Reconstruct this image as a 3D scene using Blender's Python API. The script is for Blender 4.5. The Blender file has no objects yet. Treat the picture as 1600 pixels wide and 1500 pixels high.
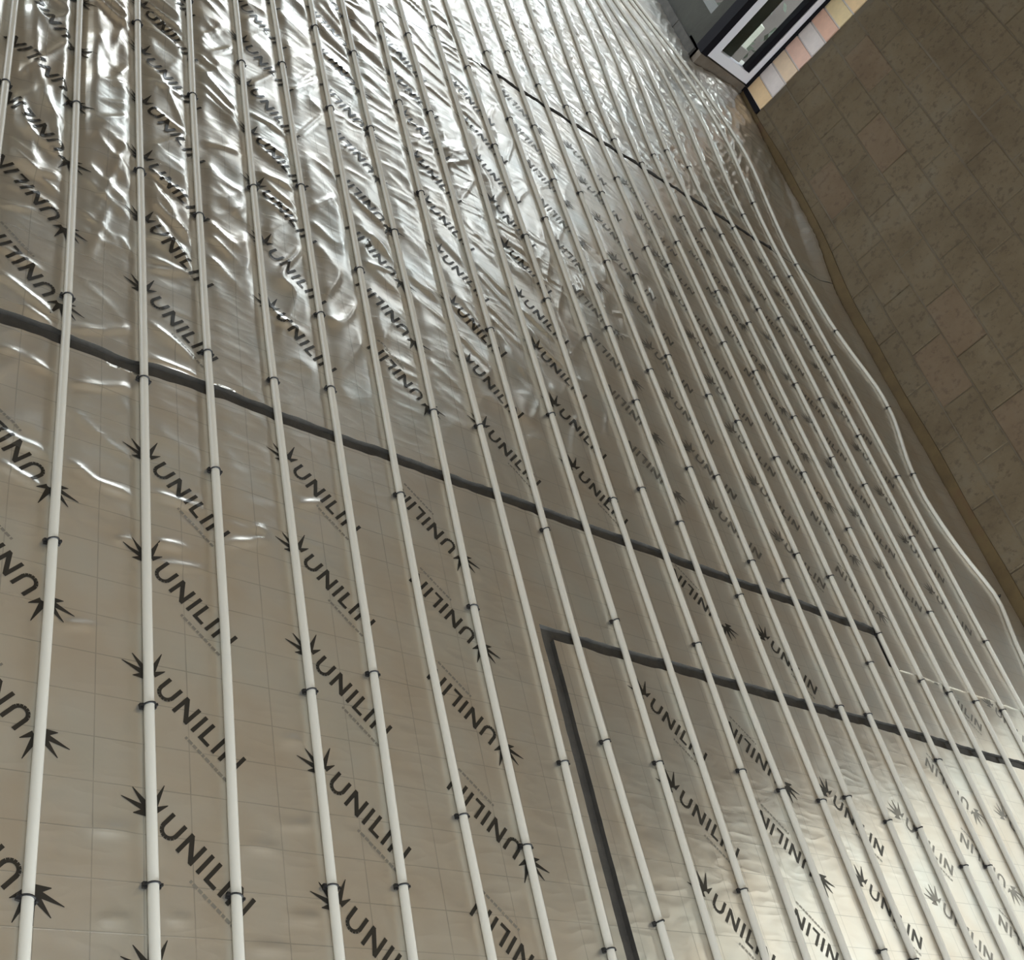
import bpy, bmesh, math, random
import numpy as np
from mathutils import Matrix, Vector

# ------------------------------------------------------------------ camera, sky, light, exposure
scene = bpy.context.scene
col = scene.collection
CAM_H = 1.5
R = [[0.757649566885182, -0.28399779067429237, -0.5876328689673654],
     [-0.20128085575824478, 0.7548032090934179, -0.6243061209434893],
     [0.6208487343177279, 0.5912845088740265, 0.5147130061128011]]
cam_data = bpy.data.cameras.new('camera')
cam = bpy.data.objects.new('camera', cam_data)
col.objects.link(cam)
cam_data.sensor_width = 36.0
cam_data.lens = 1861.0 * 36.0 / 1600.0
cam_data.clip_start = 0.05
cam.matrix_world = Matrix(((R[0][0], R[0][1], R[0][2], 0.0),
                           (R[1][0], R[1][1], R[1][2], 0.0),
                           (R[2][0], R[2][1], R[2][2], CAM_H),
                           (0, 0, 0, 1)))
scene.camera = cam

world = bpy.data.worlds.new('overcast_sky')
scene.world = world
world.use_nodes = True
wn = world.node_tree.nodes
wn['Background'].inputs['Color'].default_value = (0.82, 0.92, 1.0, 1)
wn['Background'].inputs['Strength'].default_value = 6.6

scene.view_settings.view_transform = 'Standard'
scene.view_settings.look = 'None'
scene.view_settings.gamma = 1.0
scene.view_settings.use_curve_mapping = False
scene.view_settings.exposure = 0.70
scene.cycles.max_bounces = 10
scene.cycles.diffuse_bounces = 6
scene.cycles.sample_clamp_indirect = 3.0

# openings of the room (daylight): x0,x1,y0,y1,z0,z1
FAR_Y = 8.2          # far wall with wide garden opening
CEIL = 2.6
XW = 4.42            # block wall face
XL = -2.6            # left wall
YB = -2.6            # back wall
DOOR_R = (0.75, 2.05, 0.0, 2.42)        # side doorway in the block wall: y0,y1,z0,z1
GARDEN = (2.55, 3.85, 0.0, 1.75)         # far opening: x0,x1,z0,z1
FILL_BACK = (0.4, 4.2, 0.1, 2.1)             # unseen back wall opening, added to light the near pipes: x0,x1,z0,z1
FILL_LEFT = (5.2, 8.0, 0.2, 1.9)             # unseen left wall opening, added to brighten block wall and bricks: y0,y1,z0,z1
FILL_ROOF = (-0.7, 0.6, -1.1, 0.3)           # unseen ceiling opening, added as top light for the near pipes: x0,x1,y0,y1


def portal(name, center, rot, sx, sy):
    d = bpy.data.lights.new(name, 'AREA')
    d.shape = 'RECTANGLE'
    d.size, d.size_y = sx, sy
    d.cycles.is_portal = True
    o = bpy.data.objects.new(name, d)
    col.objects.link(o)
    o.location = center
    o.rotation_euler = rot
    return o


portal('portal_garden', ((GARDEN[0]+GARDEN[1])/2, FAR_Y+0.2, (GARDEN[2]+GARDEN[3])/2),
       (-math.pi/2, 0, 0), GARDEN[1]-GARDEN[0], GARDEN[3]-GARDEN[2])
portal('portal_side', (XW+0.31, (DOOR_R[0]+DOOR_R[1])/2, (DOOR_R[2]+DOOR_R[3])/2),
       (0, math.pi/2, 0), DOOR_R[3]-DOOR_R[2], DOOR_R[1]-DOOR_R[0])
portal('portal_roof', ((FILL_ROOF[0]+FILL_ROOF[1])/2, (FILL_ROOF[2]+FILL_ROOF[3])/2, CEIL+0.21),
       (0, 0, 0), FILL_ROOF[1]-FILL_ROOF[0], FILL_ROOF[3]-FILL_ROOF[2])
portal('portal_return', (4.24, 7.02, 1.4), (0, math.pi/2, 0), 2.2, 2.2)
portal('portal_back', ((FILL_BACK[0]+FILL_BACK[1])/2, YB-0.21, (FILL_BACK[2]+FILL_BACK[3])/2),
       (math.pi/2, 0, 0), FILL_BACK[1]-FILL_BACK[0], FILL_BACK[3]-FILL_BACK[2])
portal('portal_left', (XL-0.21, (FILL_LEFT[0]+FILL_LEFT[1])/2, (FILL_LEFT[2]+FILL_LEFT[3])/2),
       (0, -math.pi/2, 0), FILL_LEFT[3]-FILL_LEFT[2], FILL_LEFT[1]-FILL_LEFT[0])

# ------------------------------------------------------------------ helpers
rng = random.Random(7)


def tag(o, label=None, cat=None, group=None, kind=None):
    if label: o['label'] = label
    if cat: o['category'] = cat
    if group: o['group'] = group
    if kind: o['kind'] = kind
    return o


def mesh_obj(name, verts, faces, m, parent=None, smooth=False):
    me = bpy.data.meshes.new(name)
    me.from_pydata([tuple(v) for v in verts], [], faces)
    me.update()
    if m: me.materials.append(m)
    if smooth:
        me.polygons.foreach_set('use_smooth', [True]*len(me.polygons))
    o = bpy.data.objects.new(name, me)
    col.objects.link(o)
    if parent: o.parent = parent
    return o


class MB:
    def __init__(self):
        self.v, self.f = [], []

    def box(self, x0, x1, y0, y1, z0, z1):
        b = len(self.v)
        self.v += [(x0, y0, z0), (x1, y0, z0), (x1, y1, z0), (x0, y1, z0),
                   (x0, y0, z1), (x1, y0, z1), (x1, y1, z1), (x0, y1, z1)]
        self.f += [tuple(b+i for i in q) for q in
                   ((0, 3, 2, 1), (4, 5, 6, 7), (0, 1, 5, 4), (1, 2, 6, 5), (2, 3, 7, 6), (3, 0, 4, 7))]
        return self

    def tube(self, pts, r, n=10, cap=True):
        pts = [Vector(p) for p in pts]
        b = len(self.v)
        up = Vector((0, 0, 1))
        for i, p in enumerate(pts):
            t = (pts[min(i+1, len(pts)-1)] - pts[max(i-1, 0)]).normalized()
            u = up if abs(t.dot(up)) < 0.95 else Vector((0, 1, 0))
            s = t.cross(u).normalized()
            w = s.cross(t).normalized()
            for k in range(n):
                a = 2*math.pi*k/n
                self.v.append(tuple(p + s*(math.cos(a)*r) + w*(math.sin(a)*r)))
        for i in range(len(pts)-1):
            for k in range(n):
                k2 = (k+1) % n
                self.f.append((b+i*n+k, b+i*n+k2, b+(i+1)*n+k2, b+(i+1)*n+k))
        if cap:
            self.f.append(tuple(b+k for k in range(n))[::-1])
            self.f.append(tuple(b+(len(pts)-1)*n+k for k in range(n)))
        return self

    def build(self, name, m, parent=None, smooth=False):
        o = mesh_obj(name, self.v, self.f, m, parent, smooth)
        bm = bmesh.new(); bm.from_mesh(o.data)
        bmesh.ops.recalc_face_normals(bm, faces=bm.faces)
        bm.to_mesh(o.data); bm.free()
        return o


def empty(name, loc=(0, 0, 0)):
    o = bpy.data.objects.new(name, None)
    o.location = loc
    o.empty_display_size = 0.1
    col.objects.link(o)
    return o


# ------------------------------------------------------------------ materials
def new_mat(name, base, rough=0.6, metal=0.0):
    m = bpy.data.materials.new(name)
    m.use_nodes = True
    p = m.node_tree.nodes['Principled BSDF']
    p.inputs['Base Color'].default_value = (*base, 1)
    p.inputs['Roughness'].default_value = rough
    p.inputs['Metallic'].default_value = metal
    return m


def nd(m, t, **kw):
    n = m.node_tree.nodes.new(t)
    for k, v in kw.items():
        setattr(n, k, v)
    return n


def lk(m, a, b):
    m.node_tree.links.new(a, b)


def noise(m, vec, scale, detail=3, rough=0.55):
    n = nd(m, 'ShaderNodeTexNoise')
    n.inputs['Scale'].default_value = scale
    n.inputs['Detail'].default_value = detail
    n.inputs['Roughness'].default_value = rough
    lk(m, vec, n.inputs['Vector'])
    return n


def math_n(m, op, a, b=None, c=None):
    n = nd(m, 'ShaderNodeMath', operation=op)
    for i, q in enumerate((a, b, c)):
        if q is None: continue
        if isinstance(q, (int, float)): n.inputs[i].default_value = q
        else: lk(m, q, n.inputs[i])
    return n.outputs[0]


def ramp(m, fac, stops):
    r = nd(m, 'ShaderNodeValToRGB')
    el = r.color_ramp.elements
    while len(el) < len(stops): el.new(0.5)
    for e, (p, c) in zip(el, stops):
        e.position = p
        e.color = (*c, 1)
    lk(m, fac, r.inputs[0])
    return r.outputs[0]


def mixc(m, fac, a, b, mode='MIX'):
    n = nd(m, 'ShaderNodeMix', data_type='RGBA', blend_type=mode)
    for i, q in ((0, fac), (6, a), (7, b)):
        if isinstance(q, (int, float)): n.inputs[i].default_value = q
        elif isinstance(q, tuple): n.inputs[i].default_value = (*q, 1)
        else: lk(m, q, n.inputs[i])
    return n.outputs[2]


def bump(m, height, strength, dist):
    b = nd(m, 'ShaderNodeBump')
    b.inputs['Strength'].default_value = strength
    b.inputs['Distance'].default_value = dist
    lk(m, height, b.inputs['Height'])
    lk(m, b.outputs[0], m.node_tree.nodes['Principled BSDF'].inputs['Normal'])


def P(m):
    return m.node_tree.nodes['Principled BSDF']


def foil_material():
    m = new_mat('foil', (0.66, 0.61, 0.52), 0.3, 0.82)
    tc = nd(m, 'ShaderNodeTexCoord')
    pos = tc.outputs['Object']
    sep = nd(m, 'ShaderNodeSeparateXYZ'); lk(m, pos, sep.inputs[0])
    # printed faint grid: lines every 75 mm
    def lines(sock, phase, period, half):
        q = math_n(m, 'FRACT', math_n(m, 'DIVIDE', math_n(m, 'SUBTRACT', sock, phase-period*100.5), period))
        return math_n(m, 'LESS_THAN', math_n(m, 'ABSOLUTE', math_n(m, 'SUBTRACT', q, 0.5)), half)
    gx = lines(sep.outputs[0], 0.668, 0.0758, 0.012)
    gy = lines(sep.outputs[1], 0.641, 0.0720, 0.012)
    grid = math_n(m, 'MAXIMUM', gx, gy)
    n_fade = noise(m, pos, 9.0, 2)
    gfac = math_n(m, 'MULTIPLY', grid, math_n(m, 'MULTIPLY', n_fade.outputs[0], 0.55))
    n_c = noise(m, pos, 5.0, 3)
    base = ramp(m, n_c.outputs[0], [(0.33, (0.68, 0.615, 0.525)), (0.55, (0.71, 0.675, 0.605)), (0.72, (0.69, 0.685, 0.63))])
    colr = mixc(m, gfac, base, (0.12, 0.115, 0.10))
    lk(m, colr, P(m).inputs['Base Color'])
    n_r = noise(m, pos, 14.0, 3)
    rr = nd(m, 'ShaderNodeMapRange'); lk(m, n_r.outputs[0], rr.inputs[0])
    rr.inputs[1].default_value = 0.3; rr.inputs[2].default_value = 0.7
    rr.inputs[3].default_value = 0.28; rr.inputs[4].default_value = 0.36
    lk(m, rr.outputs[0], P(m).inputs['Roughness'])
    # fine crinkle relief, a little stretched along x
    mp = nd(m, 'ShaderNodeMapping'); lk(m, pos, mp.inputs[0])
    mp.inputs['Scale'].default_value = (0.35, 1.0, 1.0)
    mp.inputs['Rotation'].default_value = (0, 0, 0.35)
    n1 = noise(m, mp.outputs[0], 30.0, 1, 0.4)
    r1 = math_n(m, 'SUBTRACT', 1.0, math_n(m, 'ABSOLUTE', math_n(m, 'MULTIPLY', math_n(m, 'SUBTRACT', n1.outputs[0], 0.5), 5.0)))
    n2 = noise(m, pos, 150.0, 2, 0.5)
    hh = math_n(m, 'ADD', math_n(m, 'MULTIPLY', r1, 0.5), math_n(m, 'MULTIPLY', n2.outputs[0], 0.08))
    hh = math_n(m, 'ADD', hh, math_n(m, 'MULTIPLY', grid, 0.12))
    bump(m, hh, 0.32, 0.002)
    return m


def mottled(name, c1, c2, scale, rough=0.85, b=0.3, bd=0.004, third=None):
    m = new_mat(name, c1, rough)
    tc = nd(m, 'ShaderNodeTexCoord'); pos = tc.outputs['Object']
    n = noise(m, pos, scale, 5, 0.62)
    stops = [(0.34, c1), (0.68, c2)]
    if third: stops = [(0.3, c1), (0.55, c2), (0.78, third)]
    lk(m, ramp(m, n.outputs[0], stops), P(m).inputs['Base Color'])
    n2 = noise(m, pos, scale*7, 4)
    bump(m, n2.outputs[0], b, bd)
    return m


def block_material():
    m = new_mat('concrete_block', (0.2, 0.18, 0.15), 0.9)
    geo = nd(m, 'ShaderNodeNewGeometry'); pos = geo.outputs['Position']
    oi = nd(m, 'ShaderNodeObjectInfo')
    n = noise(m, pos, 3.2, 5, 0.65)
    a = ramp(m, n.outputs[0], [(0.30, (0.115, 0.081, 0.043)), (0.55, (0.158, 0.118, 0.069)), (0.74, (0.168, 0.136, 0.09))])
    n3 = noise(m, pos, 1.7, 3, 0.6)
    n4 = noise(m, pos, 26, 4, 0.7)
    a = mixc(m, ramp(m, n4.outputs[0], [(0.36, (0.55, 0.55, 0.55)), (0.47, (0, 0, 0)), (1, (0, 0, 0))]), a, (0.07, 0.05, 0.03))
    red = math_n(m, 'MULTIPLY', math_n(m, 'GREATER_THAN', oi.outputs['Random'], 0.88), 0.22)
    a = mixc(m, red, a, (0.19, 0.105, 0.07))
    tint = math_n(m, 'ADD', math_n(m, 'MULTIPLY', oi.outputs['Random'], 0.12), 0.94)
    comb = nd(m, 'ShaderNodeCombineColor')
    for i in range(3): lk(m, tint, comb.inputs[i])
    a = mixc(m, 1.0, a, comb.outputs[0], 'MULTIPLY')
    lk(m, a, P(m).inputs['Base Color'])
    n2 = noise(m, pos, 38, 5, 0.65)
    bump(m, n2.outputs[0], 0.5, 0.006)
    return m


M = {}
M['foil'] = foil_material()
M['print'] = new_mat('print_ink', (0.062, 0.057, 0.049), 0.42, 0.75)
M['print_faint'] = new_mat('print_ink_pale', (0.22, 0.205, 0.18), 0.42, 0.78)  # paler copy of the ink for the far and right-hand logos
M['print_thin'] = new_mat('print_ink_thin', (0.36, 0.34, 0.30), 0.42, 0.75)
M['pipe'] = new_mat('pipe_plastic', (0.70, 0.665, 0.585), 0.4)
M['clip'] = new_mat('clip_plastic', (0.012, 0.011, 0.011), 0.5)
M['membrane'] = mottled('dark_membrane', (0.055, 0.049, 0.042), (0.085, 0.077, 0.066), 18, 0.9)
M['block'] = block_material()
M['mortar'] = mottled('mortar', (0.10, 0.074, 0.044), (0.165, 0.132, 0.09), 3.5)
M['edge'] = mottled('edge_strip_foam', (0.075, 0.044, 0.014), (0.12, 0.078, 0.028), 6, 0.8, 0.2, 0.002, (0.10, 0.046, 0.02))
M['ceiling'] = mottled('ceiling_plaster', (0.57, 0.435, 0.275), (0.63, 0.495, 0.325), 3)
M['ceiling_dark'] = mottled('ceiling_darkened', (0.13, 0.10, 0.07), (0.18, 0.14, 0.10), 3)  # unseen far ceiling, made dark to dim what lies below it
M['wall'] = mottled('wall_plaster', (0.27, 0.22, 0.155), (0.33, 0.275, 0.20), 3)
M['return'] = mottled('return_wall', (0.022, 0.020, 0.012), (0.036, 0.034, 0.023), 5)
M['ground'] = mottled('gravel', (0.20, 0.19, 0.165), (0.28, 0.265, 0.235), 12)
M['garden_wall'] = mottled('garden_wall', (0.05, 0.04, 0.033), (0.07, 0.056, 0.047), 5)
M['white_frame'] = new_mat('white_profile', (0.90, 0.88, 0.92), 0.35)
M['black_frame'] = new_mat('black_profile', (0.012, 0.011, 0.014), 0.5)
M['sky_screen'] = mottled('sky_screen_render', (0.26, 0.235, 0.19), (0.31, 0.28, 0.23), 4)  # for the added wall that dims the doorway's reflection in the foil
P(M['black_frame']).inputs['Specular IOR Level'].default_value = 0.1
P(M['black_frame']).inputs['Roughness'].default_value = 0.8
M['sill'] = mottled('sill', (0.16, 0.125, 0.09), (0.22, 0.18, 0.14), 10)
M['planter'] = mottled('pale_stone', (0.19, 0.185, 0.15), (0.24, 0.235, 0.19), 8)
M['leaf'] = mottled('hedge_leaf', (0.02, 0.026, 0.014), (0.04, 0.046, 0.028), 14)
M['mortar_light'] = mottled('pale_mortar', (0.60, 0.56, 0.54), (0.7, 0.65, 0.62), 20)
M['glass'] = new_mat('pane_glass', (0.9, 0.92, 0.9), 0.02)
P(M['glass']).inputs['Transmission Weight'].default_value = 1.0
P(M['glass']).inputs['IOR'].default_value = 1.02
BRICKS = []  # tones set extra light: sunlight on the reveal is put into the colour
for i, c in enumerate([(0.95, 0.68, 0.40), (0.90, 0.56, 0.42), (0.92, 0.70, 0.50), (0.88, 0.78, 0.74), (0.92, 0.60, 0.48), (0.92, 0.72, 0.42)]):
    BRICKS.append(mottled('brick_%d' % i, tuple(q*0.92 for q in c), c, 25, 0.85, 0.3, 0.002))

# ------------------------------------------------------------------ baked layout (metres, floor coordinates)
PIPES= [[(0.595, 0.579), (1.072, 0.59), (1.789, 0.595), (2.977, 0.591)], [(0.604, 0.756), (1.111, 0.751), (1.871, 0.747), (3.135, 0.744)], [(0.61, 0.882), (1.145, 0.89), (1.947, 0.888), (3.293, 0.896)], [(0.618, 1.05), (1.184, 1.049), (2.031, 1.043), (3.455, 1.053)], [(0.624, 1.184), (1.219, 1.192), (2.113, 1.195), (3.599, 1.192)], [(0.631, 1.347), (1.254, 1.336), (2.192, 1.341), (3.762, 1.35)], [(0.638, 1.483), (1.29, 1.482), (2.275, 1.495), (3.909, 1.492)], [(0.645, 1.632), (1.329, 1.641), (2.351, 1.635), (4.077, 1.654)], [(0.652, 1.789), (1.361, 1.773), (2.429, 1.779), (4.213, 1.785)], [(0.659, 1.927), (1.4, 1.931), (2.511, 1.93), (4.379, 1.946)], [(0.666, 2.076), (1.436, 2.079), (2.592, 2.081), (4.505, 2.068)], [(0.672, 2.215), (1.472, 2.226), (2.668, 2.221), (4.662, 2.219)], [(0.679, 2.366), (1.501, 2.346), (2.74, 2.354), (4.812, 2.364)], [(0.686, 2.517), (1.54, 2.504), (2.817, 2.496)], [(0.692, 2.634), (1.571, 2.631), (2.897, 2.643)], [(0.699, 2.778), (1.607, 2.78), (2.982, 2.802)], [(0.705, 2.919), (1.64, 2.914)], [(0.712, 3.07), (1.677, 3.063)]]
CLIPS= {0: [2.467], 1: [0.676, 1.263, 1.859, 2.516], 2: [0.709, 0.994, 1.706, 2.373, 3.019], 3: [0.702, 1.529, 1.85, 2.306], 4: [0.731, 1.081, 1.842, 2.526, 3.106], 5: [0.744, 1.147, 1.885, 2.134], 6: [0.886, 1.63, 2.386], 7: [0.844, 1.373, 1.947, 2.641], 8: [1.037, 1.963, 2.922], 9: [0.725, 1.11, 1.68, 2.39, 3.466], 10: [1.084, 1.456, 2.13, 4.174], 11: [0.812, 1.881, 2.686, 2.999], 12: [1.109, 1.971, 4.249], 13: [1.08, 2.705, 3.499], 14: [1.073, 2.576, 3.521], 15: [1.1, 1.844], 16: [1.054, 2.597], 17: [1.051, 3.36], 18: [1.595, 0.961], 19: [0.974, 1.735], 20: [1.595], 21: [1.58, 2.589], 22: [1.58], 23: [1.581], 24: [2.685]}
CREASES= [[(0.611, 1.635), (0.677, 1.656), (0.74, 1.681)], [(0.609, 1.782), (0.668, 1.807), (0.741, 1.853)], [(0.47, 1.858), (0.519, 1.832), (0.584, 1.792)], [(0.519, 1.792), (0.585, 1.761)], [(0.483, 1.662), (0.514, 1.667)], [(0.532, 1.659), (0.584, 1.643)], [(0.496, 1.466), (0.523, 1.457), (0.585, 1.45)], [(0.5, 1.398), (0.532, 1.384), (0.565, 1.374)], [(0.613, 1.446), (0.662, 1.417), (0.726, 1.411)], [(0.764, 1.432), (0.868, 1.428)], [(0.698, 1.303), (0.734, 1.314)], [(0.767, 1.321), (0.817, 1.327)], [(0.904, 1.362), (0.957, 1.382), (0.993, 1.402)], [(0.766, 1.276), (0.862, 1.292)], [(0.607, 1.109), (0.662, 1.123)], [(1.081, 1.515), (1.128, 1.54)], [(0.967, 1.42), (0.994, 1.418)], [(0.898, 0.632), (0.963, 0.634)], [(0.898, 0.784), (0.959, 0.787)], [(0.974, 0.826), (1.049, 0.835)], [(0.774, 0.666), (0.812, 0.663)], [(0.684, 0.657), (0.714, 0.659)], [(0.973, 0.68), (1.035, 0.681)], [(0.669, 0.785), (0.725, 0.786)], [(0.988, 0.978), (1.038, 0.985)], [(0.763, 2.088), (0.844, 2.088)], [(0.767, 2.052), (0.837, 2.077)], [(0.812, 2.175), (0.742, 2.147)], [(0.773, 2.371), (0.878, 2.163)], [(0.78, 2.235), (0.868, 2.102)], [(0.761, 2.661), (0.882, 2.621)], [(0.762, 2.776), (0.887, 2.781)], [(0.915, 2.895), (1.022, 2.805)], [(0.904, 2.625), (1.04, 2.661)], [(0.768, 1.882), (0.857, 1.824)], [(0.767, 1.779), (0.87, 1.775)], [(0.789, 2.844), (0.87, 2.64)], [(0.927, 2.952), (1.028, 2.839)], [(1.046, 2.885), (1.181, 2.858)], [(1.066, 2.767), (1.171, 2.745)], [(1.064, 2.609), (1.177, 2.608)], [(1.067, 2.531), (1.184, 2.492)], [(1.209, 2.549), (1.313, 2.676)], [(1.234, 3.175), (1.346, 3.381)], [(1.216, 3.109), (1.334, 3.28)], [(1.214, 2.884), (1.321, 3.081)], [(1.027, 2.13), (1.11, 2.034)], [(1.062, 2.051), (1.137, 2.048)], [(1.356, 2.472), (1.412, 2.575)], [(1.412, 2.575), (1.449, 2.543)], [(1.381, 2.435), (1.476, 2.453)], [(1.822, 3.031), (1.934, 3.23)], [(2.112, 3.435), (2.228, 3.702)], [(1.818, 3.25), (1.959, 3.394)], [(1.774, 3.165), (1.96, 3.339)], [(2.105, 2.796), (2.204, 2.76)], [(2.289, 2.936), (2.286, 2.838)], [(2.493, 3.18), (2.444, 2.995)], [(2.428, 2.822), (2.516, 2.854)], [(2.38, 2.687), (2.464, 2.715)], [(2.715, 3.118), (2.705, 3.007)], [(0.442, 2.721), (0.491, 2.472)], [(0.484, 2.623), (0.532, 2.347)], [(0.533, 2.324), (0.582, 2.337)], [(0.463, 2.257), (0.512, 2.205)], [(0.512, 2.205), (0.578, 2.231)], [(0.457, 2.059), (0.518, 2.084)], [(0.465, 1.935), (0.539, 1.914)], [(0.561, 2.962), (0.564, 2.642)], [(0.561, 2.639), (0.557, 2.503)], [(0.641, 2.647), (0.74, 2.719)], [(0.658, 2.574), (0.74, 2.63)], [(0.651, 2.491), (0.74, 2.589)], [(0.713, 2.463), (0.649, 2.169)], [(0.677, 2.21), (0.639, 2.015)], [(0.706, 2.109), (0.737, 2.065)], [(0.671, 2.795), (0.712, 3.019)]]
PIPES.insert(0, [(2.42, 0.437)])
# right-hand runs
for x in (3.203, 3.340, 3.487, 3.648, 3.820, 3.985):
    PIPES.append([(2.3, x)])
OUTER = [(0.5, 4.10), (1.5, 4.16), (1.967, 4.248), (2.076, 4.285), (2.189, 4.323), (2.24, 4.285), (2.348, 4.213), (2.453, 4.171),
         (2.598, 4.138), (2.654, 4.133), (2.845, 4.166), (2.989, 4.221), (3.143, 4.276), (3.323, 4.287), (3.559, 4.189), (3.714, 4.152),
         (4.1, 4.13), (4.8, 4.12), (5.3, 4.10)]
PIPES.append(OUTER)


def pipe_x(k, y):
    pts = PIPES[k]
    x = float(np.interp(y, [p[0] for p in pts], [p[1] for p in pts]))
    # the runs near the window bend away from the return wall
    if y > 4.9:
        w = min(1.0, max(0.0, (x-2.9)/1.2))
        x -= w*0.30*(y-4.9)**1.35
    return x


YS_T = np.arange(-0.6, 7.6, 0.05)
PX_T = np.array([[pipe_x(k, y) for y in YS_T] for k in range(len(PIPES))])

# ------------------------------------------------------------------ foil height field
def make_table(seed):
    return np.random.RandomState(seed).rand(256, 256)


TAB = [make_table(s) for s in range(12)]


def vn(x, y, s):
    t = TAB[s]
    xi = np.floor(x).astype(int); yi = np.floor(y).astype(int)
    fx = x-xi; fy = y-yi
    fx = fx*fx*fx*(fx*(fx*6-15)+10); fy = fy*fy*fy*(fy*(fy*6-15)+10)
    a = t[xi & 255, yi & 255]; b = t[(xi+1) & 255, yi & 255]
    c = t[xi & 255, (yi+1) & 255]; d = t[(xi+1) & 255, (yi+1) & 255]
    return (a*(1-fx)+b*fx)*(1-fy)+(c*(1-fx)+d*fx)*fy


def sst(a, b, x):
    t = np.clip((x-a)/(b-a), 0, 1)
    return t*t*(3-2*t)


def ridged(x, y, ang, along, across, s, p=2.0):
    ca, sa = math.cos(ang), math.sin(ang)
    u = x*ca+y*sa; v = -x*sa+y*ca
    wx = (vn(x*3.1+7, y*3.1, (s+5) % 12)-0.5)*0.10
    n = vn(u/along+11.3, (v+wx)/across+5.7, s)
    return (1-np.abs(2*n-1))**p


def pipe_mask(x, y):
    m = np.ones_like(x)
    for k in range(len(PIPES)):
        px = np.interp(y, YS_T, PX_T[k])
        m = np.minimum(m, sst(0.010, 0.042, np.abs(x-px)))
    return m


def foil_h(x, y):
    x = np.asarray(x, float); y = np.asarray(y, float)
    h = 0.0015*(vn(x*2.2, y*2.2, 9)-0.5)
    env = sst(1.75, 2.25, y)*(1-sst(4.3, 5.2, y))*(1-sst(1.9, 2.6, x))
    env = np.maximum(env, 0.75*np.exp(-(((x-2.25)/0.42)**2+((y-3.0)/0.35)**2)))
    env = np.maximum(env, 0.9*np.exp(-(((x-1.9)/0.35)**2+((y-3.7)/0.5)**2)))
    env = np.maximum(env, 0.34*(1-sst(0.95, 1.3, x))*sst(1.1, 1.5, y))
    env = np.maximum(env, 0.05)
    env = env*(0.35+0.9*vn(x*3.3, y*2.1, 8))
    r1 = ridged(x, y, -0.66, 0.26, 0.052, 0, 1.7)
    r2 = ridged(x, y, 1.05, 0.22, 0.060, 1, 1.7)
    r3 = ridged(x, y, -0.1, 0.16, 0.040, 2, 1.7)
    sel = sst(0.38, 0.62, vn(x*2.6+3, y*1.9+1, 3))
    sel2 = sst(0.45, 0.65, vn(x*3.4+9, y*2.4+4, 4))
    w = r1*(1-sel)+r2*sel
    w = w*(1-0.5*sel2)+r3*0.5*sel2
    mask = pipe_mask(x, y)
    fenv = sst(3.9, 4.4, y)*sst(1.6, 2.6, x)+0.35*sst(2.2, 3.0, y)*sst(2.2, 3.0, x)
    h = h+0.0066*np.clip(fenv, 0, 1)*mask*(0.6*ridged(x, y, -0.5, 0.09, 0.036, 3, 1.2)+0.6*ridged(x, y, 0.9, 0.08, 0.034, 7, 1.2))
    h = h+0.0125*env*w*mask
    # long loose folds along the pipes at the far left
    fold = (1-sst(0.6, 0.8, x))*sst(2.1, 2.5, y)*(1-sst(3.3, 4.0, y))
    h = h+0.014*fold*ridged(x, y, 1.75, 0.55, 0.085, 6, 1.4)*mask
    # individual creases
    for c in CREASES:
        for (ax, ay), (bx, by) in zip(c[:-1], c[1:]):
            sel_ = (np.abs(x-(ax+bx)/2) < abs(ax-bx)/2+0.05) & (np.abs(y-(ay+by)/2) < abs(ay-by)/2+0.05)
            if not np.any(sel_): continue
            xx = x[sel_]; yy = y[sel_]
            dx, dy = bx-ax, by-ay
            L2 = dx*dx+dy*dy
            t = np.clip(((xx-ax)*dx+(yy-ay)*dy)/L2, 0, 1)
            d = np.hypot(xx-ax-t*dx, yy-ay-t*dy)
            amp = 0.0038 if ay < 1.3 else 0.0055
            fade = np.sin(np.pi*np.clip(t*0.9+0.05, 0, 1))**0.5
            h[sel_] = h[sel_]+amp*fade*np.exp(-(d/0.0085)**2)*(0.3+0.7*mask[sel_])
    # slight pressing-in along the pipes, upturn against the walls
    up = sst(4.29, 4.40, x)*(0.012+0.058*sst(3.95, 4.55, y))*(1-sst(5.72, 5.76, y))
    xb = 4.02-0.0*y
    up2 = sst(3.93, 4.02, x)*0.02*sst(5.55, 5.8, y)
    far = 0.012*sst(4.6, 5.6, y)*vn(x*4, y*4, 10)
    rise = 0.055*sst(4.2, 5.5, y)*sst(2.0, 3.3, x)+0.030*sst(4.1, 4.9, y)*sst(3.75, 4.42, x)
    rise = rise+0.0075*sst(4.15, 4.6, y)*sst(3.7, 4.0, x)*(1-sst(4.36, 4.40, x))*ridged(x, y, 1.15, 0.13, 0.05, 4, 1.3)*pipe_mask(x, y)
    return h+np.maximum(np.maximum(up, up2), rise)+far


# ------------------------------------------------------------------ the setting
def box_struct(name, boxes, m):
    b = MB()
    for q in boxes: b.box(*q)
    return tag(b.build(name, m), kind='structure')


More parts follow.
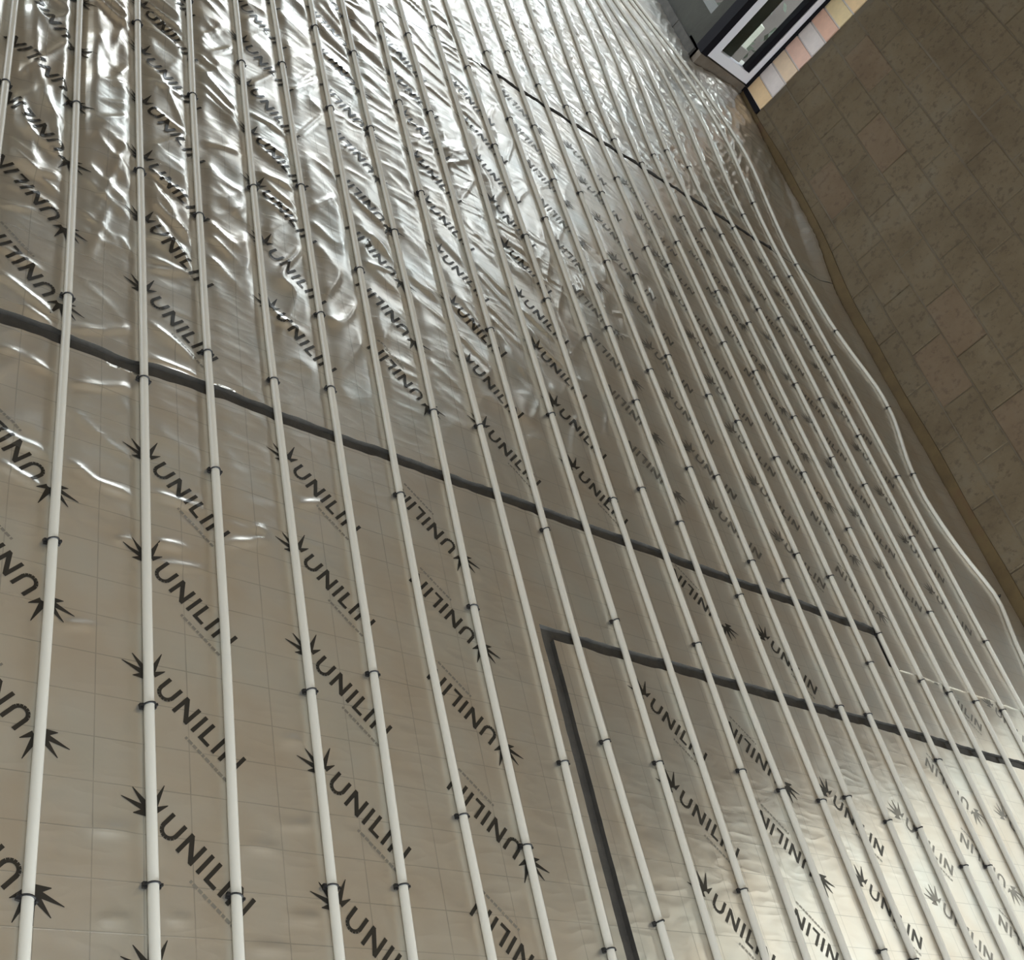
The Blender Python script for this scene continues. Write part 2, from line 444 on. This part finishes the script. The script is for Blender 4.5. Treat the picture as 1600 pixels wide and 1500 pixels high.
box_struct('floor', [(XL-0.3, XW+0.3, YB-0.3, FAR_Y+0.2, -0.20, -0.012)], M['membrane'])
sx0, sx1, sy0, sy1 = FILL_ROOF
YC = 4.3                                  # beyond this line the ceiling is darkened to dim far pipes and foil
box_struct('ceiling', [(XL-0.2, sx0, YB-0.2, YC, CEIL, CEIL+0.2), (sx1, XW+0.3, YB-0.2, YC, CEIL, CEIL+0.2),
                       (sx0, sx1, YB-0.2, sy0, CEIL, CEIL+0.2), (sx0, sx1, sy1, YC, CEIL, CEIL+0.2)], M['ceiling'])
box_struct('ceiling', [(XL-0.2, XW+0.3, YC, FAR_Y+0.2, CEIL, CEIL+0.2)], M['ceiling_dark'])
box_struct('ground', [(-14, 16, -10, 20, -0.45, -0.25)], M['ground'])
y0, y1, z0, z1 = FILL_LEFT
box_struct('wall_left', [(XL-0.2, XL, YB, y0, -0.02, CEIL), (XL-0.2, XL, y1, FAR_Y, -0.02, CEIL),
                         (XL-0.2, XL, y0, y1, -0.02, z0), (XL-0.2, XL, y0, y1, z1, CEIL)], M['wall'])
x0, x1, z0, z1 = FILL_BACK
box_struct('wall_back', [(XL-0.2, x0, YB-0.2, YB, -0.02, CEIL), (x1, XW+0.3, YB-0.2, YB, -0.02, CEIL),
                         (x0, x1, YB-0.2, YB, -0.02, z0), (x0, x1, YB-0.2, YB, z1, CEIL)], M['wall'])
x0, x1, z0, z1 = GARDEN
box_struct('wall_far', [(XL-0.2, x0, FAR_Y, FAR_Y+0.2, -0.02, CEIL), (x1, 4.25, FAR_Y, FAR_Y+0.2, -0.02, CEIL),
                        (x0, x1, FAR_Y, FAR_Y+0.2, z1, CEIL)], M['wall'])
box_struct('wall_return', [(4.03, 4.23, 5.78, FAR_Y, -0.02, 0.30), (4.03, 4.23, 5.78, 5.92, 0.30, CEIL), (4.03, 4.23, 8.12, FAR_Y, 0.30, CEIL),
                           (4.03, 4.23, 5.92, 8.12, 2.5, CEIL)], M['return'])  # the opening above the parapet is added to brighten the far foil

# block wall: mortar core + single blocks
y0, y1, z0, z1 = DOOR_R
wall_right = box_struct('wall_right', [(XW+0.002, XW+0.3, YB, y0, -0.02, CEIL), (XW+0.002, XW+0.3, y1, 5.49, -0.02, CEIL),
                                       (XW+0.002, XW+0.3, y0, y1, z1, CEIL)], M['mortar'])
BL, BH = 0.338, 0.1645
GAPJ = 0.004
block_cache = {}


def block_mesh(L, Hh):
    key = (round(L, 3), round(Hh, 3))
    if key in block_cache: return block_cache[key]
    b = 0.004
    v = [(0.03, 0, 0), (0.03, L, 0), (0.03, L, Hh), (0.03, 0, Hh),
         (b, 0, 0), (b, L, 0), (b, L, Hh), (b, 0, Hh),
         (0, b, b), (0, L-b, b), (0, L-b, Hh-b), (0, b, Hh-b)]
    f = [(0, 1, 2, 3)]
    for base in (0, 4):
        for i in range(4):
            j = (i+1) % 4
            f.append((base+i, base+4+i, base+4+j, base+j))
    f.append((8, 11, 10, 9))
    me = bpy.data.meshes.new('concrete_block')
    me.from_pydata(v, [], f)
    bm = bmesh.new(); bm.from_mesh(me); bmesh.ops.recalc_face_normals(bm, faces=bm.faces); bm.to_mesh(me); bm.free()
    me.materials.append(M['block'])
    block_cache[key] = me
    return me


for c in range(16):
    zb = 0.008+c*BH-0.005
    ph = 2.625 if c % 2 == 0 else 2.79
    k0 = -3
    for k in range(-3, 10):
        a = ph+k*BL*0.985
        b_ = a+BL*0.985
        a_, b2 = max(a, 1.75), min(b_, 5.49)
        if b2-a_ < 0.04: continue
        Hh = min(BH-GAPJ, CEIL-0.002-zb)
        o = bpy.data.objects.new('concrete_block', block_mesh(b2-a_-GAPJ, Hh))
        col.objects.link(o)
        o.parent = wall_right
        o.location = (XW-0.001+rng.uniform(-0.0022, 0.0022), a_+GAPJ/2, zb+GAPJ/2)
        o.rotation_euler = (0, rng.uniform(-0.006, 0.006), rng.uniform(-0.004, 0.004))

# brick reveal beside the window
jamb = box_struct('wall_jamb', [(XW+0.006, XW+0.3, 5.492, 5.73, 0.14, CEIL)], M['mortar_light'])
z = 0.147
i = 0
pal = [0, 3, 5, 4, 2, 1, 3, 0, 4, 1, 5, 2]
while z < CEIL-0.09:
    n = 1
    w = (0.236-0.006*(n-1))/n
    for q in range(n):
        ya = 5.493+q*(w+0.006)
        b = MB().box(-0.004, 0.03, 0, w, 0, 0.088)
        m = BRICKS[[0, 3, 2, 4, 3, 1, 5, 0, 4, 2][i % 10]]
        o = b.build('brick', m, jamb)
        o.location = (XW+rng.uniform(-0.001, 0.001), ya, z)
    z += 0.098
    i += 1
dp = MB().box(XW-0.012, XW+0.02, 5.49, 5.74, 0.112, 0.142).build('damp_course', M['black_frame'])
tag(dp, kind='structure'); dp.name = 'trim_1'

# window in the short wall
box_struct('wall_window', [(4.03, XW+0.3, 5.73, 5.93, -0.02, 0.145), (4.03, XW+0.3, 5.73, 5.93, 2.25, CEIL)], M['sill'])
win = tag(empty('window_1', (4.225, 5.745, 0.15)), kind='structure')


def win_part(name, boxes, m):
    b = MB()
    for (xa, xb, ya, yb, za, zb) in boxes:
        b.box(xa-4.225, xb-4.225, ya-5.745, yb-5.745, za-0.15, zb-0.15)
    return b.build(name, m, win)


ZT = 2.24
win_part('outer_frame', [(4.012, 4.058, 5.715, 5.80, 0.147, ZT)], M['black_frame'])
win_part('outer_frame', [(4.402, 4.419, 5.712, 5.80, 0.147, ZT)], M['black_frame'])
win_part('outer_frame', [(4.058, 4.402, 5.722, 5.80, ZT-0.03, ZT)], M['black_frame'])
win_part('stile', [(4.058, 4.117, 5.728, 5.785, 0.155, ZT-0.03)], M['white_frame'])
win_part('stile', [(4.366, 4.402, 5.728, 5.785, 0.155, ZT-0.03)], M['white_frame'])
win_part('bottom_rail', [(4.117, 4.366, 5.728, 5.785, 0.155, 0.212)], M['white_frame'])
win_part('top_rail', [(4.117, 4.366, 5.728, 5.785, ZT-0.09, ZT-0.03)], M['white_frame'])
win_part('gasket', [(4.330, 4.366, 5.735, 5.78, 0.212, ZT-0.09)], M['black_frame'])
win_part('pane', [(4.117, 4.340, 5.760, 5.766, 0.212, ZT-0.09)], M['glass'])

# unseen wall added outside the side doorway to hold back bright sky
box_struct('wall_sky_screen', [(7.2, 7.4, -4, 4.8, -0.25, 4.6)], M['sky_screen'])
# outside the window
gw = MB().box(4.45, 9.0, 8.0, 8.25, -0.25, 2.4).build('garden_wall', M['garden_wall'])
tag(gw, 'brown rendered garden wall seen through the window pane', 'garden wall')
pl = tag(empty('garden_pedestal', (5.07, 7.0, -0.25)), 'pale stone block on a dark plinth outside behind the window pane', 'pedestal')
MB().box(-0.02, 0.12, -0.02, 0.12, 0, 0.29).build('plinth', M['garden_wall'], pl)
MB().box(0, 0.10, 0, 0.10, 0.29, 0.47).build('stone_cap', M['planter'], pl)
hb = MB()
for q in range(260):
    cx, cy, cz = rng.uniform(4.6, 6.6), rng.uniform(7.45, 7.85), rng.uniform(-0.25, 0.28)
    s = rng.uniform(0.03, 0.07)
    a = rng.uniform(0, 6.28)
    t = len(hb.v)
    hb.v += [(cx-s*math.cos(a), cy, cz-s*math.sin(a)), (cx-s*0.4*math.sin(a), cy-s*0.3, cz+s*0.4*math.cos(a)),
             (cx+s*math.cos(a), cy, cz+s*math.sin(a)), (cx+s*0.4*math.sin(a), cy+s*0.3, cz-s*0.4*math.cos(a))]
    hb.f.append((t, t+1, t+2, t+3))
ho = mesh_obj('low_hedge', hb.v, hb.f, M['leaf'])
tag(ho, 'low dark hedge leaves at the foot of the garden wall', 'hedge', kind='stuff')

# edge insulation strips along the walls
ev, ef = [], []
ysn = np.arange(1.75, 5.74, 0.06)
for i, yy in enumerate(ysn):
    top = 0.060+0.056*float(sst(3.7, 4.8, yy))+0.003*math.sin(yy*9)
    xo = 0.002*math.sin(yy*5.3)
    ev += [(XW-0.014+xo, yy, -0.02), (XW-0.012+xo, yy, top), (XW-0.003, yy, top), (XW-0.003, yy, -0.02)]
    if i:
        a = 4*(i-1); b = 4*i
        ef += [(a, a+1, b+1, b), (a+1, a+2, b+2, b+1), (a+2, a+3, b+3, b+2)]
ef += [(0, 3, 2, 1), tuple(len(ev)-4+q for q in range(4))]
es = mesh_obj('edge_insulation_strip', ev, ef, M['edge'])
tag(es, 'brown foam edge strip along the foot of the block wall', 'edge strip')
e2 = MB()
yy = 5.80
while yy < 7.9:
    e2.box(4.012+0.002*math.sin(yy*7), 4.029, yy, yy+0.30, -0.012, 0.13)
    yy += 0.30
e2o = e2.build('edge_insulation_strip', M['membrane'])
tag(e2o, 'dark edge strip at the foot of the wall left of the window', 'edge strip')

# ------------------------------------------------------------------ foil sheets
xs = np.concatenate([np.arange(XL+0.05, 0.18, 0.06), np.arange(0.18, 4.402, 0.0068)])
XE = 4.400
def sheet(name, label, rects, y0, y1, stepy, lift=None, xstep=1, torn=None):
    gx = xs if xstep == 1 else np.concatenate([xs[xs < 0.18], xs[xs >= 0.18][::xstep]])
    gy = np.arange(y0, y1+1e-6, stepy)
    X, Y = np.meshgrid(gx, gy, indexing='ij')
    cx = (gx[:-1]+gx[1:])/2; cy = (gy[:-1]+gy[1:])/2
    CX, CY = np.meshgrid(cx, cy, indexing='ij')
    mask = np.zeros(CX.shape, bool)
    for (a, b, c, d) in rects:
        mask |= (CX > a) & (CX < b) & (CY > c) & (CY < d)
    H = foil_h(X, Y)
    if lift is not None: H = H+lift(X, Y)
    nx, ny = X.shape
    idx = -np.ones((nx, ny), int)
    use = np.zeros((nx, ny), bool)
    use[:-1, :-1] |= mask; use[1:, :-1] |= mask; use[:-1, 1:] |= mask; use[1:, 1:] |= mask
    full = np.zeros((nx, ny), int)
    full[:-1, :-1] += mask; full[1:, :-1] += mask; full[:-1, 1:] += mask; full[1:, 1:] += mask
    border = use & (full < 4)
    # uneven cut edges
    jit = 0.006*(vn(X*9, Y*9, 5)-0.5)
    jit2 = 0.004*(vn(X*40, Y*40, 7)-0.5)
    Yj = Y+np.where(border, jit+jit2, 0)
    Xj = X+np.where(border, 0.3*(jit+jit2), 0)
    if torn is not None:
        Yj = Yj+np.where(border, torn(X, Y), 0)
    ii, jj = np.nonzero(use)
    idx[ii, jj] = np.arange(len(ii))
    verts = np.stack([Xj[ii, jj], Yj[ii, jj], H[ii, jj]], 1)
    ci, cj = np.nonzero(mask)
    quads = np.stack([idx[ci, cj], idx[ci+1, cj], idx[ci+1, cj+1], idx[ci, cj+1]], 1)
    # folded-down edges give the sheet its thickness
    sk = []
    pad = np.zeros((mask.shape[0]+2, mask.shape[1]+2), bool); pad[1:-1, 1:-1] = mask
    m_ = pad[1:-1, 1:-1]
    for (di, dj, a, b) in ((-1, 0, (0, 1), (0, 0)), (1, 0, (1, 0), (1, 1)), (0, -1, (0, 0), (1, 0)), (0, 1, (1, 1), (0, 1))):
        nb = pad[1+di:1+di+mask.shape[0], 1+dj:1+dj+mask.shape[1]]
        ei, ej = np.nonzero(m_ & ~nb)
        sk.append(np.stack([idx[ei+a[0], ej+a[1]], idx[ei+b[0], ej+b[1]]], 1))
    sk = np.concatenate(sk)
    bids = np.unique(sk)
    top_ = -np.ones(len(verts), int); low = -np.ones(len(verts), int)
    top_[bids] = len(verts)+np.arange(len(bids))
    low[bids] = len(verts)+len(bids)+np.arange(len(bids))
    lv = verts[bids].copy(); lv[:, 2] = -0.0118
    lap = (verts[sk[:, 0]][:, 0] > 3.24) & (verts[sk[:, 0]][:, 1] < 1.66) & (verts[sk[:, 0]][:, 1] > 1.59)
    verts = np.concatenate([verts, verts[bids], lv])
    skq = np.stack([top_[sk[:, 0]], top_[sk[:, 1]], low[sk[:, 1]], low[sk[:, 0]]], 1)
    allq = np.concatenate([quads, skq])
    me = bpy.data.meshes.new(name)
    me.vertices.add(len(verts)); me.vertices.foreach_set('co', verts.ravel())
    me.loops.add(len(allq)*4); me.loops.foreach_set('vertex_index', allq.ravel().astype(np.int32))
    me.polygons.add(len(allq))
    me.polygons.foreach_set('loop_start', np.arange(0, len(allq)*4, 4, dtype=np.int32))
    sm = np.ones(len(allq), bool); sm[len(quads):] = False
    me.polygons.foreach_set('use_smooth', sm)
    me.update(calc_edges=True)
    me.materials.append(M['foil'])
    me.materials.append(M['membrane'])
    me.polygons.foreach_set('material_index', np.concatenate([np.zeros(len(quads)), np.where(lap, 0, 1)]).astype(np.int32))
    o = bpy.data.objects.new(name, me)
    col.objects.link(o)
    return tag(o, label, 'foil sheet')


def torn1(X, Y):
    return (1-sst(0.85, 1.15, X))*(0.030*(vn(X*14, Y*2, 6)-0.55))


S_near = sheet('foil_sheet', 'crinkled silver foil sheet with printed logos, left and below the long dark gap',
               [(-9, 3.185, 1.386, 1.730), (3.18, 9, 1.386, 1.615), (-9, 1.674, -1.2, 1.39)], -0.6, 1.76, 0.0066, torn=torn1)
S_right = sheet('foil_sheet', 'pale smooth foil sheet in the lower right, framed by the L-shaped dark gap',
                [(1.711, 9, -1.2, 1.353)], -0.6, 1.38, 0.0066)


def lift_mid(X, Y):
    return 0.004*sst(3.2, 3.24, X)*(1-sst(1.63, 1.80, Y))


S_mid = sheet('foil_sheet', 'large wrinkled foil sheet above the long dark gap, in the middle',
              [(-9, 9, 1.766, 4.096), (3.222, 9, 1.612, 1.77)], 1.60, 4.11, 0.0066, lift=lift_mid, torn=torn1)
S_far = sheet('foil_sheet', 'bright foil sheet at the far end beside the window',
              [(3.95, 4.395, 4.09, 4.2), (-9, 2.16, 4.09, 4.2), (-9, 4.395, 4.128, 5.71), (-9, 4.01, 5.6, 8.1)], 4.10, 8.1, 0.009, xstep=1)

# ------------------------------------------------------------------ heating pipes
ORD = ['', 'first', 'second', 'third', 'fourth', 'fifth', 'sixth', 'seventh', 'eighth', 'ninth', 'tenth', 'eleventh', 'twelfth', 'thirteenth', 'fourteenth']
NP = len(PIPES)
PR = 0.0080


def pipe_phrase(k):
    if k == 0: return 'partly seen run at the top left corner'
    if k == NP-1: return 'wavy run nearest the block wall'
    if k <= 13: return '%s full run from the left' % ORD[k]
    return '%s run out from the block wall' % ORD[NP-k]


def pipe_z(k, y):
    x = pipe_x(k, y)
    xs_ = np.array([x-0.004, x, x+0.004]); ys_ = np.array([y, y, y])
    return float(foil_h(xs_, ys_).max())+PR*0.96


for k in range(NP):
    yend = 7.3
    ystart = 0.1
    pts = []
    yy = np.arange(ystart, yend, 0.06)
    xx = np.array([pipe_x(k, y) for y in yy])
    if len(PIPES[k]) > 2 or k == NP-1:
        ker = np.array([1, 2, 3, 2, 1])/9.0 if k < NP-1 else np.array([1, 2, 1])/4.0
        pad = len(ker)//2
        xx = np.convolve(np.pad(xx, pad, mode='edge'), ker, mode='valid')
    xx = xx+0.0015*np.sin(yy*3.1+k)
    zz = foil_h(xx, yy)
    zz = np.convolve(np.pad(zz, 2, mode='edge'), np.ones(5)/5, mode='valid')+PR*0.97
    pts = [(float(a), float(b), float(c)) for a, b, c in zip(xx, yy, zz)]
    if k not in (NP-1,):
        # return bend at the far end towards the neighbour run
        pass
    o = MB().tube(pts, PR, 12).build('heating_pipe', M['pipe'], smooth=True)
    tag(o, 'pale plastic heating pipe, ' + pipe_phrase(k), 'pipe', 'parallel heating pipe runs on the foil')

# ------------------------------------------------------------------ pipe clips
def clip_mesh():
    b = MB()
    arc = []
    r = PR+0.0012
    for a in range(0, 181, 20):
        t = math.radians(a)
        arc.append((r*math.cos(t), 0, r*math.sin(t)))
    b.tube([(r+0.001, 0, -0.009)]+arc+[(-r-0.001, 0, -0.009)], 0.0017, 6)
    for s in (-1, 1):
        # barbed foot pressed into the foil
        b.box(s*(r+0.001)-0.0032, s*(r+0.001)+0.0032, -0.0045, 0.0045, -0.0092, -0.0025)
        b.box(s*(r+0.0035)-0.0018, s*(r+0.0035)+0.0018, -0.002, 0.002, -0.004, 0.002)
    me_o = b.build('pipe_clip', M['clip'])
    me = me_o.data
    bpy.data.objects.remove(me_o)
    return me


CM = clip_mesh()
Rm = np.array(R)


def project(p):
    d = Rm.T @ (np.array(p)-np.array([0, 0, CAM_H]))
    if d[2] > -0.05: return None
    return 800+1861*d[0]/-d[2], 750-1861*d[1]/-d[2]


def in_frame(p, mg=10):
    q = project(p)
    return q is not None and -mg < q[0] < 1600+mg and -mg < q[1] < 1500+mg


n_clip = 0
for k in range(NP):
    ys_ = sorted(CLIPS.get(k, []))
    if len(ys_) < 4:
        have = list(ys_)
        y = 0.62+rng.uniform(0, 0.3)
        while y < 4.6:
            if all(abs(y-q) > 0.32 for q in have): ys_.append(y)
            y += rng.uniform(0.42, 0.62)
    else:
        y = max(ys_)+0.5
        while y < 4.6:
            ys_.append(y); y += rng.uniform(0.42, 0.62)
    yend = 5.2
    nth = 0
    for y in sorted(ys_):
        x = pipe_x(k, y)
        if y > yend or not in_frame((x, y, 0)): continue
        nth += 1
        o = bpy.data.objects.new('pipe_clip', CM)
        col.objects.link(o)
        o.location = (x+0.0015*math.sin(y*3.1+k), y, pipe_z(k, y))
        o.rotation_euler = (0, 0, rng.uniform(-0.25, 0.25))
        tag(o, 'black clip, %s up along the pipe, %s' % (ORD[nth], pipe_phrase(k)), 'clip', 'clips on the ' + pipe_phrase(k))
        n_clip += 1
print('clips', n_clip)

# ------------------------------------------------------------------ printed logos on the foil
CAP = 0.040
ST = 0.17


def stroke(a, b, w0, w1=None, n=3):
    w1 = w0 if w1 is None else w1
    (ax, ay), (bx, by) = a, b
    L = math.hypot(bx-ax, by-ay)
    px, py = -(by-ay)/L, (bx-ax)/L
    out = []
    for i in range(n+1):
        t = i/n
        w = (w0*(1-t)+w1*t)/2
        x, y = ax+(bx-ax)*t, ay+(by-ay)*t
        out.append(((x+px*w, y+py*w), (x-px*w, y-py*w)))
    return out


def logo_strips():
    S = []
    h = ST/2
    x = 0.0
    # U
    S.append(stroke((x+h, 1), (x+h, 0.36), ST, n=3))
    cx, cy, rr = x+0.40, 0.40, 0.40-h
    arc = [(cx-rr*math.cos(t), cy-rr*1.02*math.sin(t)) for t in [math.pi*i/8 for i in range(9)]]
    for a, b in zip(arc[:-1], arc[1:]):
        S.append(stroke(a, b, ST, n=1))
    S.append(stroke((x+0.8-h, 0.36), (x+0.8-h, 1), ST, n=3))
    x += 0.80+0.24
    def N(x):
        S.append(stroke((x+h, 0), (x+h, 1), ST, n=4))
        S.append(stroke((x+h, 0.93), (x+0.82-h, 0.07), ST*1.15, n=4))
        S.append(stroke((x+0.82-h, 0), (x+0.82-h, 1), ST, n=4))
        return x+0.82+0.24
    def I(x):
        S.append(stroke((x+h, 0), (x+h, 1), ST, n=4))
        return x+ST+0.24
    x = N(x)
    x = I(x)
    S.append(stroke((x+h, 0), (x+h, 1), ST, n=4))
    S.append(stroke((x+h, h), (x+0.55, h), ST, n=2))
    x += 0.55+0.18
    x = I(x)
    x = N(x)
    # emblem: fan of tapering blades in front of the word
    bx, by = -0.55, 0.35
    for ang, l0, l1, w in ((200, 0.15, 1.25, 0.22), (172, 0.1, 1.15, 0.26), (140, 0.1, 1.2, 0.28), (108, 0.15, 1.25, 0.24), (232, 0.1, 0.7, 0.30), (70, 0.2, 0.75, 0.2)):
        t = math.radians(ang)
        c, s = math.cos(t), math.sin(t)
        S.append(stroke((bx+c*l0, by+s*l0), (bx+c*l1, by+s*l1), w*1.3, 0.03, n=3))
    thin = []
    xx = 2.2
    for wd in (0.10, 0.22, 0.18, 0.2, 0.12, 0.22, 0.2, 0.14, 0.22, 0.2):
        thin.append(stroke((xx, -0.42), (xx+wd, -0.42), 0.13, n=1))
        xx += wd+0.06
    return S, thin


LS, LT = logo_strips()


def make_logo(parent, ux, uy, flip, off, thin_ok=True):
    d = np.array([0.723, -0.691]); u = np.array([0.691, 0.723])
    if flip: d, u = -d, -u
    org = np.array([ux, uy])-d*0.4*CAP-u*0.5*CAP
    def add(strips, name, m, par):
        P2, F = [], []
        for s in strips:
            b = len(P2)
            for (l, r) in s:
                P2.append(org+d*l[0]*CAP+u*l[1]*CAP)
                P2.append(org+d*r[0]*CAP+u*r[1]*CAP)
            for i in range(len(s)-1):
                F.append((b+2*i, b+2*i+1, b+2*i+3, b+2*i+2))
        P2 = np.array(P2)
        z = foil_h(P2[:, 0], P2[:, 1])+off(P2[:, 0], P2[:, 1])
        return mesh_obj(name, np.column_stack([P2, z]), F, m, par)
    o = add(LS, 'printed_logo', M['print_faint'] if (ux > 2.3 and uy > 1.75) or ux > 2.8 else M['print'], parent)
    if thin_ok: add(LT, 'printed_subtitle', M['print_thin'], o)


def zoff(x, y):
    return 0.0006+0.0010*sst(1.7, 2.2, y)+0.0008*sst(2.6, 3.4, y)


cols = [(0.555, 0.714, True), (0.787, 0.800, False), (1.091, 0.683, False)]
cnt = 0
for rep in range(5):
    for (cx, ph, fl) in cols:
        X = cx+0.9*rep
        if X > 4.05: continue
        if rep >= 1:
            ph = ph+[0.131, 0.0, 0.095][cols.index((cx, ph, fl))]+0.05*(rep-1)
        y = ph-0.231*3
        while y < 3.9:
            d = np.array([0.723, -0.691])*(-1 if fl else 1)
            ends = [np.array([X, y])-d*0.09, np.array([X, y])+d*0.19]
            if in_frame((X, y, 0), 60):
                ylo = min(e[1] for e in ends); yhi = max(e[1] for e in ends)
                xlo = min(e[0] for e in ends); xhi = max(e[0] for e in ends)
                # a logo is printed on one sheet; skip those that would bridge a gap
                sh = None
                if ylo > 1.785: sh = S_mid
                elif xhi < 1.66 and yhi < 1.715: sh = S_near
                elif xlo > 1.72 and yhi < 1.34: sh = S_right
                elif xlo > 1.0 and ylo > 1.40 and yhi < 1.72: sh = S_near
                if sh:
                    make_logo(sh, X, y, fl, zoff, y < 2.0)
                    cnt += 1
            y += 0.2305
print('logos', cnt)
